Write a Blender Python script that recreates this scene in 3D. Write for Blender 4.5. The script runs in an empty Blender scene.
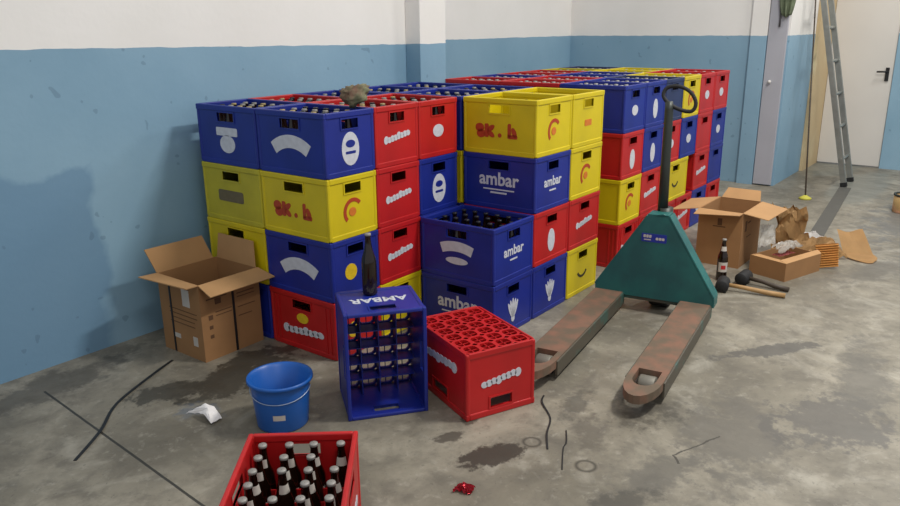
import bpy, bmesh, math, random
from mathutils import Vector, Matrix, noise
random.seed(7)
PI = math.pi
SC = bpy.context.scene
COL = SC.collection

# ------------------------------------------------------------------ helpers
def lin(r, g, b):
    f = lambda c: (c/255/12.92) if c/255 <= .04045 else ((c/255+.055)/1.055)**2.4
    return (f(r), f(g), f(b), 1)

def obj(name, mesh, mat=None, parent=None):
    if isinstance(mesh, bmesh.types.BMesh):
        bm = mesh
        mesh = bpy.data.meshes.new(name)
        bm.to_mesh(mesh); bm.free()
    if mat is not None and not mesh.materials:
        for m in (mat if isinstance(mat, (list, tuple)) else [mat]):
            mesh.materials.append(m)
    o = bpy.data.objects.new(name, mesh)
    COL.objects.link(o)
    if parent is not None:
        o.parent = parent
    return o

def thing(name, label, cat, M=None, group=None):
    o = bpy.data.objects.new(name, None)
    o.empty_display_size = .05
    COL.objects.link(o)
    return tag(o, label, cat, group, M)

def tag(o, label, cat, group=None, M=None):
    o['label'] = label; o['category'] = cat
    if group: o['group'] = group
    if M is not None: o.matrix_world = M
    return o

def struct(name, bm, mat):
    o = obj(name, bm, mat); o['kind'] = 'structure'
    return o

def box(bm, x0, x1, y0, y1, z0, z1, bev=0, M=None, mi=0):
    vs = [bm.verts.new((x, y, z)) for x in (x0, x1) for y in (y0, y1) for z in (z0, z1)]
    F = [(0,1,3,2),(4,6,7,5),(0,4,5,1),(2,3,7,6),(0,2,6,4),(1,5,7,3)]
    fs = [bm.faces.new([vs[i] for i in f]) for f in F]
    for f in fs: f.material_index = mi
    if bev:
        es = list({e for f in fs for e in f.edges})
        r = bmesh.ops.bevel(bm, geom=es, offset=bev, segments=2, affect='EDGES', profile=.5)
        vs = list({v for f in r['faces'] for v in f.verts} | {v for v in vs if v.is_valid})
        for f in r['faces']: f.material_index = mi
    if M is not None:
        for v in vs: v.co = M @ v.co
    return vs

def lathe(bm, prof, n=24, M=None, mi=0, a0=0, a1=2*PI, smooth=True):
    full = abs(a1-a0-2*PI) < 1e-6
    k = n if full else n+1
    rings = []
    for r, z in prof:
        ring = []
        for i in range(k):
            a = a0+(a1-a0)*i/n
            p = Vector((r*math.cos(a), r*math.sin(a), z))
            ring.append(bm.verts.new(M @ p if M is not None else p))
        rings.append(ring)
    for a, b in zip(rings, rings[1:]):
        for i in range(n):
            j = (i+1) % k
            f = bm.faces.new((a[i], a[j], b[j], b[i])); f.smooth = smooth; f.material_index = mi
    return rings

def capf(bm, ring, mi=0, flip=False):
    f = bm.faces.new(ring[::-1] if flip else ring); f.material_index = mi
    return f

def tube(bm, pts, r, n=8, mi=0, closed=False):
    pts = [Vector(p) for p in pts]
    rr = r if isinstance(r, (list, tuple)) else [r]*len(pts)
    rings = []
    N = len(pts)
    ref = None
    for i, p in enumerate(pts):
        if closed: t = pts[(i+1) % N]-pts[i-1]
        else: t = pts[min(i+1, N-1)]-pts[max(i-1, 0)]
        t.normalize()
        if ref is None:
            ref = Vector((0, 0, 1)) if abs(t.z) < .9 else Vector((1, 0, 0))
        a = (ref-t*ref.dot(t)).normalized(); b = t.cross(a); ref = a
        rings.append([bm.verts.new(p+(a*math.cos(q)+b*math.sin(q))*rr[i]) for q in [2*PI*k/n for k in range(n)]])
    pairs = list(zip(rings, rings[1:]))
    if closed: pairs.append((rings[-1], rings[0]))
    for A, B in pairs:
        for k in range(n):
            f = bm.faces.new((A[k], A[(k+1) % n], B[(k+1) % n], B[k])); f.smooth = True; f.material_index = mi
    if not closed:
        capf(bm, rings[0], mi, True); capf(bm, rings[-1], mi)

def prism(bm, poly, z0, z1, M=None, mi=0):
    A = [Vector((x, y, z0)) for x, y in poly]; B = [Vector((x, y, z1)) for x, y in poly]
    if M is not None: A = [M @ p for p in A]; B = [M @ p for p in B]
    A = [bm.verts.new(p) for p in A]; B = [bm.verts.new(p) for p in B]
    n = len(poly)
    fs = [bm.faces.new(B), bm.faces.new(A[::-1])]
    for i in range(n):
        fs.append(bm.faces.new((A[i], A[(i+1) % n], B[(i+1) % n], B[i])))
    for f in fs: f.material_index = mi
    return fs

def recalc(bm):
    bmesh.ops.recalc_face_normals(bm, faces=bm.faces[:])
    return bm

def frame(o, x, y, z):
    x, y, z = Vector(x), Vector(y), Vector(z)
    return Matrix(((x.x, y.x, z.x, o[0]), (x.y, y.y, z.y, o[1]), (x.z, y.z, z.z, o[2]), (0, 0, 0, 1)))

def T(x, y, z, rz=0):
    return Matrix.Translation((x, y, z)) @ Matrix.Rotation(rz, 4, 'Z')

# ------------------------------------------------------------------ materials
def mat(name, rgb, rough=.5, metal=0, var=.12, scale=14, rgb2=None, amt=.35, spec=.5, bump=0, trans=0, alpha=1, coat=0, det=4):
    m = bpy.data.materials.new(name); m.use_nodes = True
    nt = m.node_tree; N = nt.nodes; Lk = nt.links
    p = N['Principled BSDF']
    p.inputs['Roughness'].default_value = rough
    p.inputs['Metallic'].default_value = metal
    p.inputs['Specular IOR Level'].default_value = spec
    p.inputs['Transmission Weight'].default_value = trans
    p.inputs['Alpha'].default_value = alpha
    p.inputs['Coat Weight'].default_value = coat
    c = lin(*rgb)
    c2 = lin(*rgb2) if rgb2 else tuple(max(0, v*(1-var)) for v in c[:3])+(1,)
    tc = N.new('ShaderNodeTexCoord')
    nz = N.new('ShaderNodeTexNoise'); nz.inputs['Scale'].default_value = scale; nz.inputs['Detail'].default_value = det
    Lk.new(tc.outputs['Object'], nz.inputs['Vector'])
    cr = N.new('ShaderNodeValToRGB')
    lo = max(0, min(.98, .62-amt)) if rgb2 else .3
    cr.color_ramp.elements[0].position = lo; cr.color_ramp.elements[1].position = lo+.25 if rgb2 else .7
    cr.color_ramp.elements[0].color = c2; cr.color_ramp.elements[1].color = c
    Lk.new(nz.outputs['Fac'], cr.inputs['Fac'])
    Lk.new(cr.outputs['Color'], p.inputs['Base Color'])
    if bump:
        b = N.new('ShaderNodeBump'); b.inputs['Strength'].default_value = bump; b.inputs['Distance'].default_value = .01
        Lk.new(nz.outputs['Fac'], b.inputs['Height']); Lk.new(b.outputs['Normal'], p.inputs['Normal'])
    return m

BLUE = mat('blue_plastic', (24, 42, 138), .42, var=.25, scale=6)
NAVY = mat('navy_plastic', (38, 50, 92), .45, var=.25, scale=6)
RED = mat('red_plastic', (190, 26, 28), .42, var=.22, scale=6)
YEL = mat('yellow_plastic', (212, 190, 14), .42, var=.15, scale=6)
YELD = mat('faded_yellow_plastic', (190, 178, 42), .55, var=.2, scale=9)
PLASTIC = {'blue': BLUE, 'navy': NAVY, 'red': RED, 'yellow': YEL, 'faded': YELD}
WHITE = mat('white_print', (206, 208, 216), .5, var=.18, scale=40)
BROWNP = mat('brown_red_print', (176, 62, 24), .5, var=.2, scale=40)
ORANGEP = mat('orange_print', (214, 120, 40), .5, var=.2, scale=40)
GREYP = mat('grey_brown_print', (110, 98, 70), .6, var=.2, scale=40)
YELP = mat('yellow_print', (226, 190, 30), .5, var=.2, scale=40)
DARKP = mat('dark_print', (50, 44, 20), .6)
GLASSB = mat('brown_glass', (30, 15, 8), .12, var=.3, spec=.6)
CAPW = mat('pale_metal_cap', (150, 147, 142), .5, .2)
CAPG = mat('gold_metal_cap', (170, 150, 104), .5, .2)
CAPD = mat('dark_metal_cap', (40, 40, 46), .35, .3)
LABW = mat('white_label_paper', (200, 192, 182), .6)
LABR = mat('red_label_print', (190, 40, 40), .6)
CARD = mat('cardboard', (158, 116, 74), .85, var=.14, scale=9, bump=.05)
CARDL = mat('pale_cardboard', (182, 140, 94), .85, var=.12, scale=9)
CARDD = mat('dark_cardboard', (150, 108, 68), .85, var=.14, scale=9)
PRINT = mat('box_print', (96, 66, 42), .85)
BLACK = mat('black_strap', (24, 24, 26), .5)
RUBBER = mat('black_rubber', (26, 26, 27), .75)
WOOD = mat('handle_wood', (176, 138, 88), .6, var=.25, scale=25)
WOODD = mat('dark_handle', (70, 58, 46), .6, var=.25, scale=25)
TEAL = mat('teal_paint', (36, 102, 98), .45, rgb2=(32, 84, 84), amt=.25, scale=7)
TEALD = mat('worn_teal_paint', (40, 100, 92), .55, rgb2=(80, 74, 62), amt=.1, scale=11)
RUST = mat('rusty_worn_paint', (124, 90, 72), .75, rgb2=(98, 84, 68), amt=.22, scale=14, bump=.15, det=10)
STEEL = mat('dark_steel', (62, 66, 62), .45, .5)
STEELW = mat('wheel_steel', (120, 116, 106), .5, .3)
ALU = mat('aluminium', (150, 152, 146), .42, .55, var=.2)
BUCK = mat('blue_bucket_plastic', (24, 92, 176), .38, var=.12, scale=5)
WIRE = mat('galvanised_wire', (170, 185, 205), .35, .5)
CLOTHW = mat('white_tissue', (232, 228, 226), .8, var=.06)
FILM = mat('clear_plastic_film', (214, 210, 202), .18, var=.1, alpha=.55)
FILMW = mat('white_plastic_film', (226, 222, 218), .4, var=.1)
PAPERB = mat('brown_wrapping_paper', (196, 156, 104), .8, var=.3, scale=18, bump=.1)
CORR = mat('corrugated_card', (222, 164, 88), .8, var=.15)
FOIL = mat('red_foil', (196, 40, 56), .2, .5)
GREENC = mat('green_cloth', (150, 162, 132), .85, var=.3, scale=20)
MOSS = mat('grey_green_rag', (122, 124, 96), .9, rgb2=(120, 92, 76), amt=.25, scale=18)
CREAM = mat('cream_paint', (214, 196, 156), .6, rgb2=(204, 180, 138), amt=.12, scale=4)
DOORW = mat('white_door_paint', (216, 212, 206), .45, var=.05, scale=3)
GREYD = mat('grey_door_paint', (178, 178, 186), .5, var=.08, scale=3)
PEACH = mat('peach_tin_paint', (214, 160, 124), .5, rgb2=(170, 140, 90), amt=.2, scale=12)
BLUESTK = mat('blue_sticker', (30, 50, 150), .4)
YMOP = mat('yellow_rubber', (196, 190, 70), .6)

def wall_mat():
    m = bpy.data.materials.new('painted_wall'); m.use_nodes = True
    nt = m.node_tree; N = nt.nodes; L = nt.links; p = N['Principled BSDF']
    p.inputs['Roughness'].default_value = .55
    g = N.new('ShaderNodeNewGeometry'); s = N.new('ShaderNodeSeparateXYZ'); L.new(g.outputs['Position'], s.inputs[0])
    def noise_(scale, det=4, w=None):
        n = N.new('ShaderNodeTexNoise'); n.inputs['Scale'].default_value = scale; n.inputs['Detail'].default_value = det
        L.new(g.outputs['Position'], n.inputs['Vector']); return n.outputs['Fac']
    def math_(op, a, b=None, c=None):
        n = N.new('ShaderNodeMath'); n.operation = op
        for i, v in enumerate((a, b, c)):
            if v is None: continue
            if isinstance(v, (int, float)): n.inputs[i].default_value = v
            else: L.new(v, n.inputs[i])
        return n.outputs[0]
    def ramp(f, p0, c0, p1, c1):
        r = N.new('ShaderNodeValToRGB'); r.color_ramp.elements[0].position = p0; r.color_ramp.elements[1].position = p1
        r.color_ramp.elements[0].color = c0; r.color_ramp.elements[1].color = c1; L.new(f, r.inputs['Fac']); return r.outputs['Color']
    def mix(f, a, b):
        n = N.new('ShaderNodeMix'); n.data_type = 'RGBA'
        if isinstance(f, (int, float)): n.inputs['Factor'].default_value = f
        else: L.new(f, n.inputs['Factor'])
        for k, v in ((6, a), (7, b)):
            if isinstance(v, tuple): n.inputs[k].default_value = v
            else: L.new(v, n.inputs[k])
        return n.outputs[2]
    blue = ramp(noise_(1.6, 6), .3, lin(126, 162, 185), .72, lin(142, 176, 197))
    # damp patch on the left wall and its dribble
    d = math_('SUBTRACT', math_('ADD', .60, math_('MULTIPLY', noise_(4, 4), .40)), s.outputs['Z'])
    mx = math_('SUBTRACT', math_('ADD', 1.47, math_('MULTIPLY', noise_(5, 3), .20)), s.outputs['X'])
    a = math_('MULTIPLY', math_('MINIMUM', d, mx), 30); a.node.use_clamp = True
    inY = math_('GREATER_THAN', s.outputs['Y'], 2.98)
    blue = mix(math_('MULTIPLY', math_('MULTIPLY', a, inY), .6), blue, lin(96, 134, 166))
    sp = math_('GREATER_THAN', noise_(16, 1), .745)
    blue = mix(math_('MULTIPLY', sp, .35), blue, lin(80, 108, 132))
    white = ramp(noise_(2.2, 5), .3, lin(236, 233, 228), .7, lin(243, 240, 236))
    edge = math_('ADD', math_('MAXIMUM', 1.222, math_('ADD', 1.222+.015*3.45, math_('MULTIPLY', s.outputs['X'], -.015))), math_('MULTIPLY', math_('SUBTRACT', noise_(9, 3), .5), .012))
    up = math_('GREATER_THAN', s.outputs['Z'], edge)
    L.new(mix(up, blue, white), p.inputs['Base Color'])
    b = N.new('ShaderNodeBump'); b.inputs['Strength'].default_value = .12; b.inputs['Distance'].default_value = .01
    L.new(noise_(28, 5), b.inputs['Height']); L.new(b.outputs['Normal'], p.inputs['Normal'])
    return m
WALL = wall_mat()

def floor_mat():
    m = bpy.data.materials.new('concrete_floor'); m.use_nodes = True
    nt = m.node_tree; N = nt.nodes; L = nt.links; p = N['Principled BSDF']
    g = N.new('ShaderNodeNewGeometry')
    P = g.outputs['Position']
    def noise_(scale, det=5, rough=.55, dist=0):
        n = N.new('ShaderNodeTexNoise'); n.inputs['Scale'].default_value = scale; n.inputs['Detail'].default_value = det
        n.inputs['Roughness'].default_value = rough; n.inputs['Distortion'].default_value = dist
        L.new(P, n.inputs['Vector']); return n.outputs['Fac']
    def math_(op, a, b=None, c=None, clamp=False):
        n = N.new('ShaderNodeMath'); n.operation = op; n.use_clamp = clamp
        for i, v in enumerate((a, b, c)):
            if v is None: continue
            if isinstance(v, (int, float)): n.inputs[i].default_value = v
            else: L.new(v, n.inputs[i])
        return n.outputs[0]
    def ramp(f, *st):
        r = N.new('ShaderNodeValToRGB'); e = r.color_ramp.elements
        while len(e) < len(st): e.new(.5)
        for k, (q, c) in enumerate(st): e[k].position = q; e[k].color = c
        L.new(f, r.inputs['Fac']); return r.outputs['Color']
    def mix(f, a, b):
        n = N.new('ShaderNodeMix'); n.data_type = 'RGBA'
        if isinstance(f, (int, float)): n.inputs['Factor'].default_value = f
        else: L.new(f, n.inputs['Factor'])
        for k, v in ((6, a), (7, b)):
            if isinstance(v, tuple): n.inputs[k].default_value = v
            else: L.new(v, n.inputs[k])
        return n.outputs[2]
    n1 = noise_(1.7, 8, .62, .6); n2 = noise_(6, 8, .65, .4); n3 = noise_(60, 3)
    base = ramp(n1, (.28, lin(98, 93, 81)), (.5, lin(125, 119, 105)), (.70, lin(158, 151, 135)))
    base = mix(math_('MULTIPLY', math_('SUBTRACT', n2, .48, clamp=True), 3.2, clamp=True), base, lin(90, 85, 76))
    lp = math_('MULTIPLY', math_('SUBTRACT', noise_(2.6, 7, .6, 1.2), .56, clamp=True), 7, clamp=True)
    base = mix(math_('MULTIPLY', lp, .55), base, lin(170, 165, 152))
    base = mix(math_('MULTIPLY', math_('SUBTRACT', noise_(13, 9, .7, .3), .5, clamp=True), 3.5, clamp=True), base, lin(98, 93, 83))
    base = mix(math_('MULTIPLY', math_('MULTIPLY', math_('SUBTRACT', noise_(23, 6, .7, .2), .56, clamp=True), 6, clamp=True), .5), base, lin(168, 163, 150))
    base = mix(math_('MULTIPLY', math_('GREATER_THAN', n3, .66), .4), base, lin(80, 76, 68))
    sx = N.new('ShaderNodeSeparateXYZ'); L.new(P, sx.inputs[0])
    wob = math_('SUBTRACT', noise_(7, 5, .6, .4), .5)
    wob2 = math_('SUBTRACT', noise_(26, 6, .7), .5)
    def blob(x, y, rx, ry, rot, col, amt, soft=2.2, w=1.4, ring=None):
        nonlocal base
        mp = N.new('ShaderNodeMapping'); mp.vector_type = 'TEXTURE'
        mp.inputs['Location'].default_value = (x, y, 0); mp.inputs['Rotation'].default_value = (0, 0, rot)
        mp.inputs['Scale'].default_value = (rx, ry, 1e3)
        L.new(P, mp.inputs['Vector'])
        ln = N.new('ShaderNodeVectorMath'); ln.operation = 'LENGTH'; L.new(mp.outputs[0], ln.inputs[0])
        d = ln.outputs['Value']
        if ring:
            f = math_('SUBTRACT', 1, math_('MULTIPLY', math_('ABSOLUTE', math_('SUBTRACT', d, 1)), ring), clamp=True)
        else:
            d = math_('ADD', d, math_('ADD', math_('MULTIPLY', wob, w*1.6), math_('MULTIPLY', wob2, w*1.3)))
            f = math_('MULTIPLY', math_('SUBTRACT', 1, d), soft, clamp=True)
        base = mix(math_('MULTIPLY', f, amt), base, lin(*col))
        return f
    wet = (60, 56, 48)
    blob(1.19, 2.86, .42, .13, .1, (72, 68, 60), .7)
    blob(1.66, 2.33, .30, .15, -.1, wet, .9, 4)
    blob(1.80, 2.40, .22, .10, 0, wet, .9, 4)
    blob(1.45, 2.42, .20, .10, -.5, wet, .85, 4)
    blob(1.40, 2.22, .07, .09, .5, (94, 106, 120), .5)
    blob(1.775, 1.20, .13, .055, -.55, (56, 51, 43), .95, 4)
    blob(1.80, 1.38, .06, .035, -.5, (67, 61, 53), .8, 4)
    blob(1.93, 1.40, .05, .03, .3, (67, 61, 53), .8, 4)
    blob(2.10, 1.02, .12, .07, .5, (86, 81, 73), .7)
    blob(2.02, .72, .22, .10, -.5, (89, 86, 79), .7)
    blob(1.80, .75, .13, .05, -.5, (73, 70, 63), .8)
    blob(2.35, .62, .35, .16, .2, (96, 92, 84), .75, 3)
    blob(2.65, .38, .25, .17, -.4, (89, 86, 81), .8, 4)
    blob(3.15, .72, .32, .05, -.65, (79, 77, 73), .8, 4)
    blob(3.05, .35, .5, .10, .2, (94, 91, 84), .7)
    blob(2.25, 1.15, .16, .05, .2, (77, 75, 68), .7)
    blob(2.36, .92, .13, .12, 0, (72, 68, 60), .8)
    blob(4.6, .55, .5, .12, -.4, (96, 92, 84), .7)
    blob(5.9, .35, .9, .5, .1, (96, 96, 94), .75, 3)
    blob(1.3, 1.75, .30, .20, .3, (110, 104, 92), .6)
    blob(7.0, 1.05, .9, .22, 0, (120, 122, 115), .7, 4, .4)
    blob(7.9, 1.42, .6, .25, 0, (115, 118, 110), .7, 4, .4)
    blob(1.928, 1.14, .028, .028, 0, (60, 56, 49), .9, ring=3.2)
    blob(1.905, .93, .030, .030, 0, (60, 56, 49), .9, ring=3.2)
    # expansion joint: thin groove running away from the camera
    def line(x0, y0, x1, y1, wd, col, amt, wv=0):
        nonlocal base
        L_ = math.hypot(x1-x0, y1-y0); mp = N.new('ShaderNodeMapping'); mp.vector_type = 'TEXTURE'
        mp.inputs['Location'].default_value = (x0, y0, 0); mp.inputs['Rotation'].default_value = (0, 0, math.atan2(y1-y0, x1-x0))
        L.new(P, mp.inputs['Vector']); q = N.new('ShaderNodeSeparateXYZ'); L.new(mp.outputs[0], q.inputs[0])
        yy = math_('ADD', q.outputs['Y'], math_('MULTIPLY', wob, wv))
        f = math_('MULTIPLY', math_('LESS_THAN', math_('ABSOLUTE', yy), wd),
                  math_('MULTIPLY', math_('GREATER_THAN', q.outputs['X'], 0), math_('LESS_THAN', q.outputs['X'], L_)))
        base = mix(math_('MULTIPLY', f, amt), base, lin(*col))
    line(1.145, 2.83, 1.03, 1.2, .0045, (40, 38, 34), .9, .004)
    line(2.13, .735, 2.33, .655, .003, (56, 52, 46), .85, .05)
    line(2.13, .735, 2.09, .70, .004, (56, 52, 46), .85, .05)
    L.new(base, p.inputs['Base Color'])
    rr = ramp(n2, (.3, (.38, .38, .38, 1)), (.7, (.62, .62, .62, 1)))
    L.new(rr, p.inputs['Roughness'])
    b = N.new('ShaderNodeBump'); b.inputs['Strength'].default_value = .15; b.inputs['Distance'].default_value = .01
    L.new(n2, b.inputs['Height']); L.new(b.outputs['Normal'], p.inputs['Normal'])
    return m
FLOOR = floor_mat()

# ------------------------------------------------------------------ setting
def bx(name, mt, *a, bev=0):
    bm = bmesh.new(); box(bm, *a, bev=bev); return struct(name, recalc(bm), mt)
WX = 6.66; JY = 1.65; DX = 8.05; ZT = 3.2
bx('floor', FLOOR, -1.5, 9.5, -3.5, 4.2, -.1, 0)
bx('wall_left', WALL, -1.5, 3.62, 3.03, 3.13, 0, ZT)
bx('pillar_left', WALL, 3.555, 3.80, 2.918, 3.03, 0, ZT, bev=.004)
bx('wall_back', WALL, 3.62, WX+.1, 3.62, 3.72, 0, ZT)
bx('wall_right', WALL, WX, WX+.12, JY+.12, 3.62, 0, ZT)
bx('pillar_right', WALL, WX-.035, WX+.02, 1.815, 1.945, 0, ZT)
bx('wall_side', WALL, WX, DX, JY, JY+.12, 0, ZT)
bx('wall_door', WALL, DX, DX+.1, -3.5, 1.07, 0, ZT)
bx('wall_header', WALL, DX, DX+.1, 1.07, JY+.12, 2.1, ZT)
bx('trim_door', CREAM, 7.52, DX+.06, JY-.03, JY-.001, 0, ZT)
# white door with handle
d = bx('door_1', DOORW, DX+.02, DX+.06, 1.075, JY-.032, .012, 2.1, bev=.003)
bm = bmesh.new()
box(bm, DX+.005, DX+.021, 1.105, 1.135, .80, .92, bev=.003)
tube(bm, [(DX+.01, 1.12, .885), (DX-.03, 1.12, .885), (DX-.035, 1.13, .885), (DX-.035, 1.20, .883)], .008)
obj('door_handle', recalc(bm), BLACK, d)
# narrow grey door standing flat on the right wall
d = bx('door_2', GREYD, WX-.03, WX-.002, 1.665, 1.81, .01, 2.6, bev=.003)
bm = bmesh.new()
lathe(bm, [(.001, 0), (.006, 0), (.006, .015), (.014, .02), (.014, .032), (.001, .036)], 12, frame((WX-.03, 1.755, .86), (0, 1, 0), (0, 0, 1), (1, 0, 0)) @ Matrix.Rotation(PI, 4, 'X'))
obj('door_knob', recalc(bm), DOORW, d)

# thin dark strip on the floor, running from the ladder
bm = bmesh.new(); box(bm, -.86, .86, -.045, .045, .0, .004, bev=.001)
o = struct('strip_floor', recalc(bm), mat('dark_floor_strip', (88, 86, 80), .6)); o.matrix_world = T(6.06, 1.065, 0, .09)

# ------------------------------------------------------------------ crates
W0, L0, H0 = .2785, .3965, .2524
MESH = {}
def cached(key, fn, mats):
    if key not in MESH:
        bm = fn(); me = bpy.data.meshes.new(key[0]); recalc(bm).to_mesh(me); bm.free()
        for m in mats: me.materials.append(m)
        MESH[key] = me
    return MESH[key]

def holed(bm, u0, u1, z0, z1, hu, hz0, hz1, place):
    for a in ((u0, -hu, z0, z1), (hu, u1, z0, z1), (-hu, hu, z0, hz0), (-hu, hu, hz1, z1)):
        place(bm, *a)

HZ0, HZ1 = .185, .222
def crate_body(W, L, ribs):
    bm = bmesh.new(); t = .007; x, y = W/2-.004, L/2-.004
    for s in (-1, 1):
        def px(bm, a, b, c, d, s=s): box(bm, *sorted((s*x, s*(x-t))), a, b, c, d)
        def py(bm, a, b, c, d, s=s): box(bm, a, b, *sorted((s*y, s*(y-t))), c, d)
        holed(bm, -y, y, .004, H0-.004, .055, HZ0, HZ1, px)
        holed(bm, -x+t, x-t, .004, H0-.004, .045, HZ0, HZ1, py)
    for sx in (-1, 1):
        for sy in (-1, 1):   # rounded corner posts
            c = (sx*(W/2-.0095), sy*(L/2-.0095))
            box(bm, c[0]-.0085, c[0]+.0085, c[1]-.0085, c[1]+.0085, .002, H0-.002, bev=.006)
    # foot band
    for s in (-1, 1):
        box(bm, *sorted((s*(W/2-.001), s*(W/2-.010))), -L/2+.012, L/2-.012, 0, .022, bev=.003)
        box(bm, -W/2+.012, W/2-.012, *sorted((s*(L/2-.001), s*(L/2-.010))), 0, .022, bev=.003)
    if ribs:
        for s in (-1, 1):
            for k in (-.42, -.36, .36, .42):
                box(bm, *sorted((s*(x+.003), s*(x-.001))), k*L-.003, k*L+.003, .022, H0-.03)
            for k in (-.40, -.33, .33, .40):
                box(bm, k*W-.003, k*W+.003, *sorted((s*(y+.003), s*(y-.001))), .022, H0-.03)
    # open bottom: a ring of plastic around a round hole in every cell, with a cross in it
    nx, ny = 4, 6; X, Y = W-.024, L-.024; cx, cy = X/nx, Y/ny; n = 16
    for i in range(nx):
        for j in range(ny):
            ox, oy = -X/2+cx*(i+.5), -Y/2+cy*(j+.5); r = .0255
            ring = []
            for k in range(n):
                a = 2*PI*(k+.5)/n; c, s = math.cos(a), math.sin(a); q = 1/max(abs(c)/(cx/2), abs(s)/(cy/2)); rs = r/(abs(c)**4+abs(s)**4)**.25
                ring.append([bm.verts.new((ox+c*R, oy+s*R, z)) for R, z in ((q, .003), (rs, .003), (rs, .014), (q, .014))])
            for k in range(n):
                A, B = ring[k], ring[(k+1) % n]
                for m_ in range(3): bm.faces.new((A[m_], B[m_], B[m_+1], A[m_+1]))
            box(bm, ox-r, ox+r, oy-.0016, oy+.0016, .006, .010)
            box(bm, ox-.0016, ox+.0016, oy-r, oy+r, .006, .010)
    return bm

def crate_rim(W, L):
    bm = bmesh.new()
    for s in (-1, 1):
        box(bm, *sorted((s*W/2, s*(W/2-.014))), -L/2, L/2, H0-.024, H0, bev=.004)
        box(bm, -W/2+.013, W/2-.013, *sorted((s*L/2, s*(L/2-.014))), H0-.024, H0, bev=.004)
    return bm

def crate_grid(W, L, h=.12):
    bm = bmesh.new(); X, Y = W-.022, L-.022
    for i in range(1, 4):
        x = -X/2+X*i/4; box(bm, x-.0018, x+.0018, -Y/2, Y/2, .013, h)
    for j in range(1, 6):
        y = -Y/2+Y*j/6
        for i in range(4):
            x = -X/2+X*i/4; box(bm, x+.002, x+X/4-.002, y-.0018, y+.0018, .013, h)
    return bm

def grip(hu):
    bm = bmesh.new()   # frame of the hand hole, face coordinates (u, v, out)
    for a in ((-hu-.006, hu+.006, HZ1, HZ1+.006), (-hu-.006, hu+.006, HZ0-.006, HZ0), (-hu-.006, -hu, HZ0, HZ1), (hu, hu+.006, HZ0, HZ1)):
        box(bm, a[0], a[1], a[2], a[3], -.008, .003)
    return bm

# printed marks, drawn in face coordinates (u to the right, v up)
def ell(cx, cy, rx, ry, n=28, rot=0):
    c, s = math.cos(rot), math.sin(rot)
    return [(cx+rx*math.cos(a)*c-ry*math.sin(a)*s, cy+rx*math.cos(a)*s+ry*math.sin(a)*c) for a in [2*PI*k/n for k in range(n)]]
def rect(u0, u1, v0, v1, sk=0):
    return [(u0+sk*v0, v0), (u1+sk*v0, v0), (u1+sk*v1, v1), (u0+sk*v1, v1)]
def rrect(u0, u1, v0, v1, r=.006, dy=0):
    p = []
    for cx, cy, a in ((u1-r, v1-r, 0), (u0+r, v1-r, PI/2), (u0+r, v0+r, PI), (u1-r, v0+r, 1.5*PI)):
        for k in range(4): p.append((cx+r*math.cos(a+k*PI/6), cy+r*math.sin(a+k*PI/6)+dy*(cx+r*math.cos(a+k*PI/6))))
    return p
def text_polys(body, size):
    cu = bpy.data.curves.new('t', 'FONT'); cu.body = body; cu.size = size; cu.align_x = 'CENTER'; cu.offset = size*.022; cu.resolution_u = 3
    o = bpy.data.objects.new('t', cu); COL.objects.link(o)
    dg = bpy.context.evaluated_depsgraph_get(); me = o.evaluated_get(dg).to_mesh()
    out = [[(me.vertices[i].co.x, me.vertices[i].co.y) for i in p.vertices] for p in me.polygons]
    o.evaluated_get(dg).to_mesh_clear(); bpy.data.objects.remove(o); bpy.data.curves.remove(cu)
    return out
def arcband(R, r, a0, a1, cy, n=18):
    return [[(R*math.sin(a), cy+R*math.cos(a)), (R*math.sin(b), cy+R*math.cos(b)), (r*math.sin(b), cy+r*math.cos(b)), (r*math.sin(a), cy+r*math.cos(a))]
            for a, b in [(a0+(a1-a0)*k/n, a0+(a1-a0)*(k+1)/n) for k in range(n)]]
def wordmark(hw, h, vc, sl):
    P = []; n = 8
    for k in range(n):
        u = -hw+hw*2*k/(n-1); hh = h*(1, .74, .8, .74, .95, .72, .76, .7)[k]
        P.append(ell(u, vc+sl*u+(hh-h*.72)/2, hw*.19, hh/2, 16, -.2))
    return P
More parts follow.
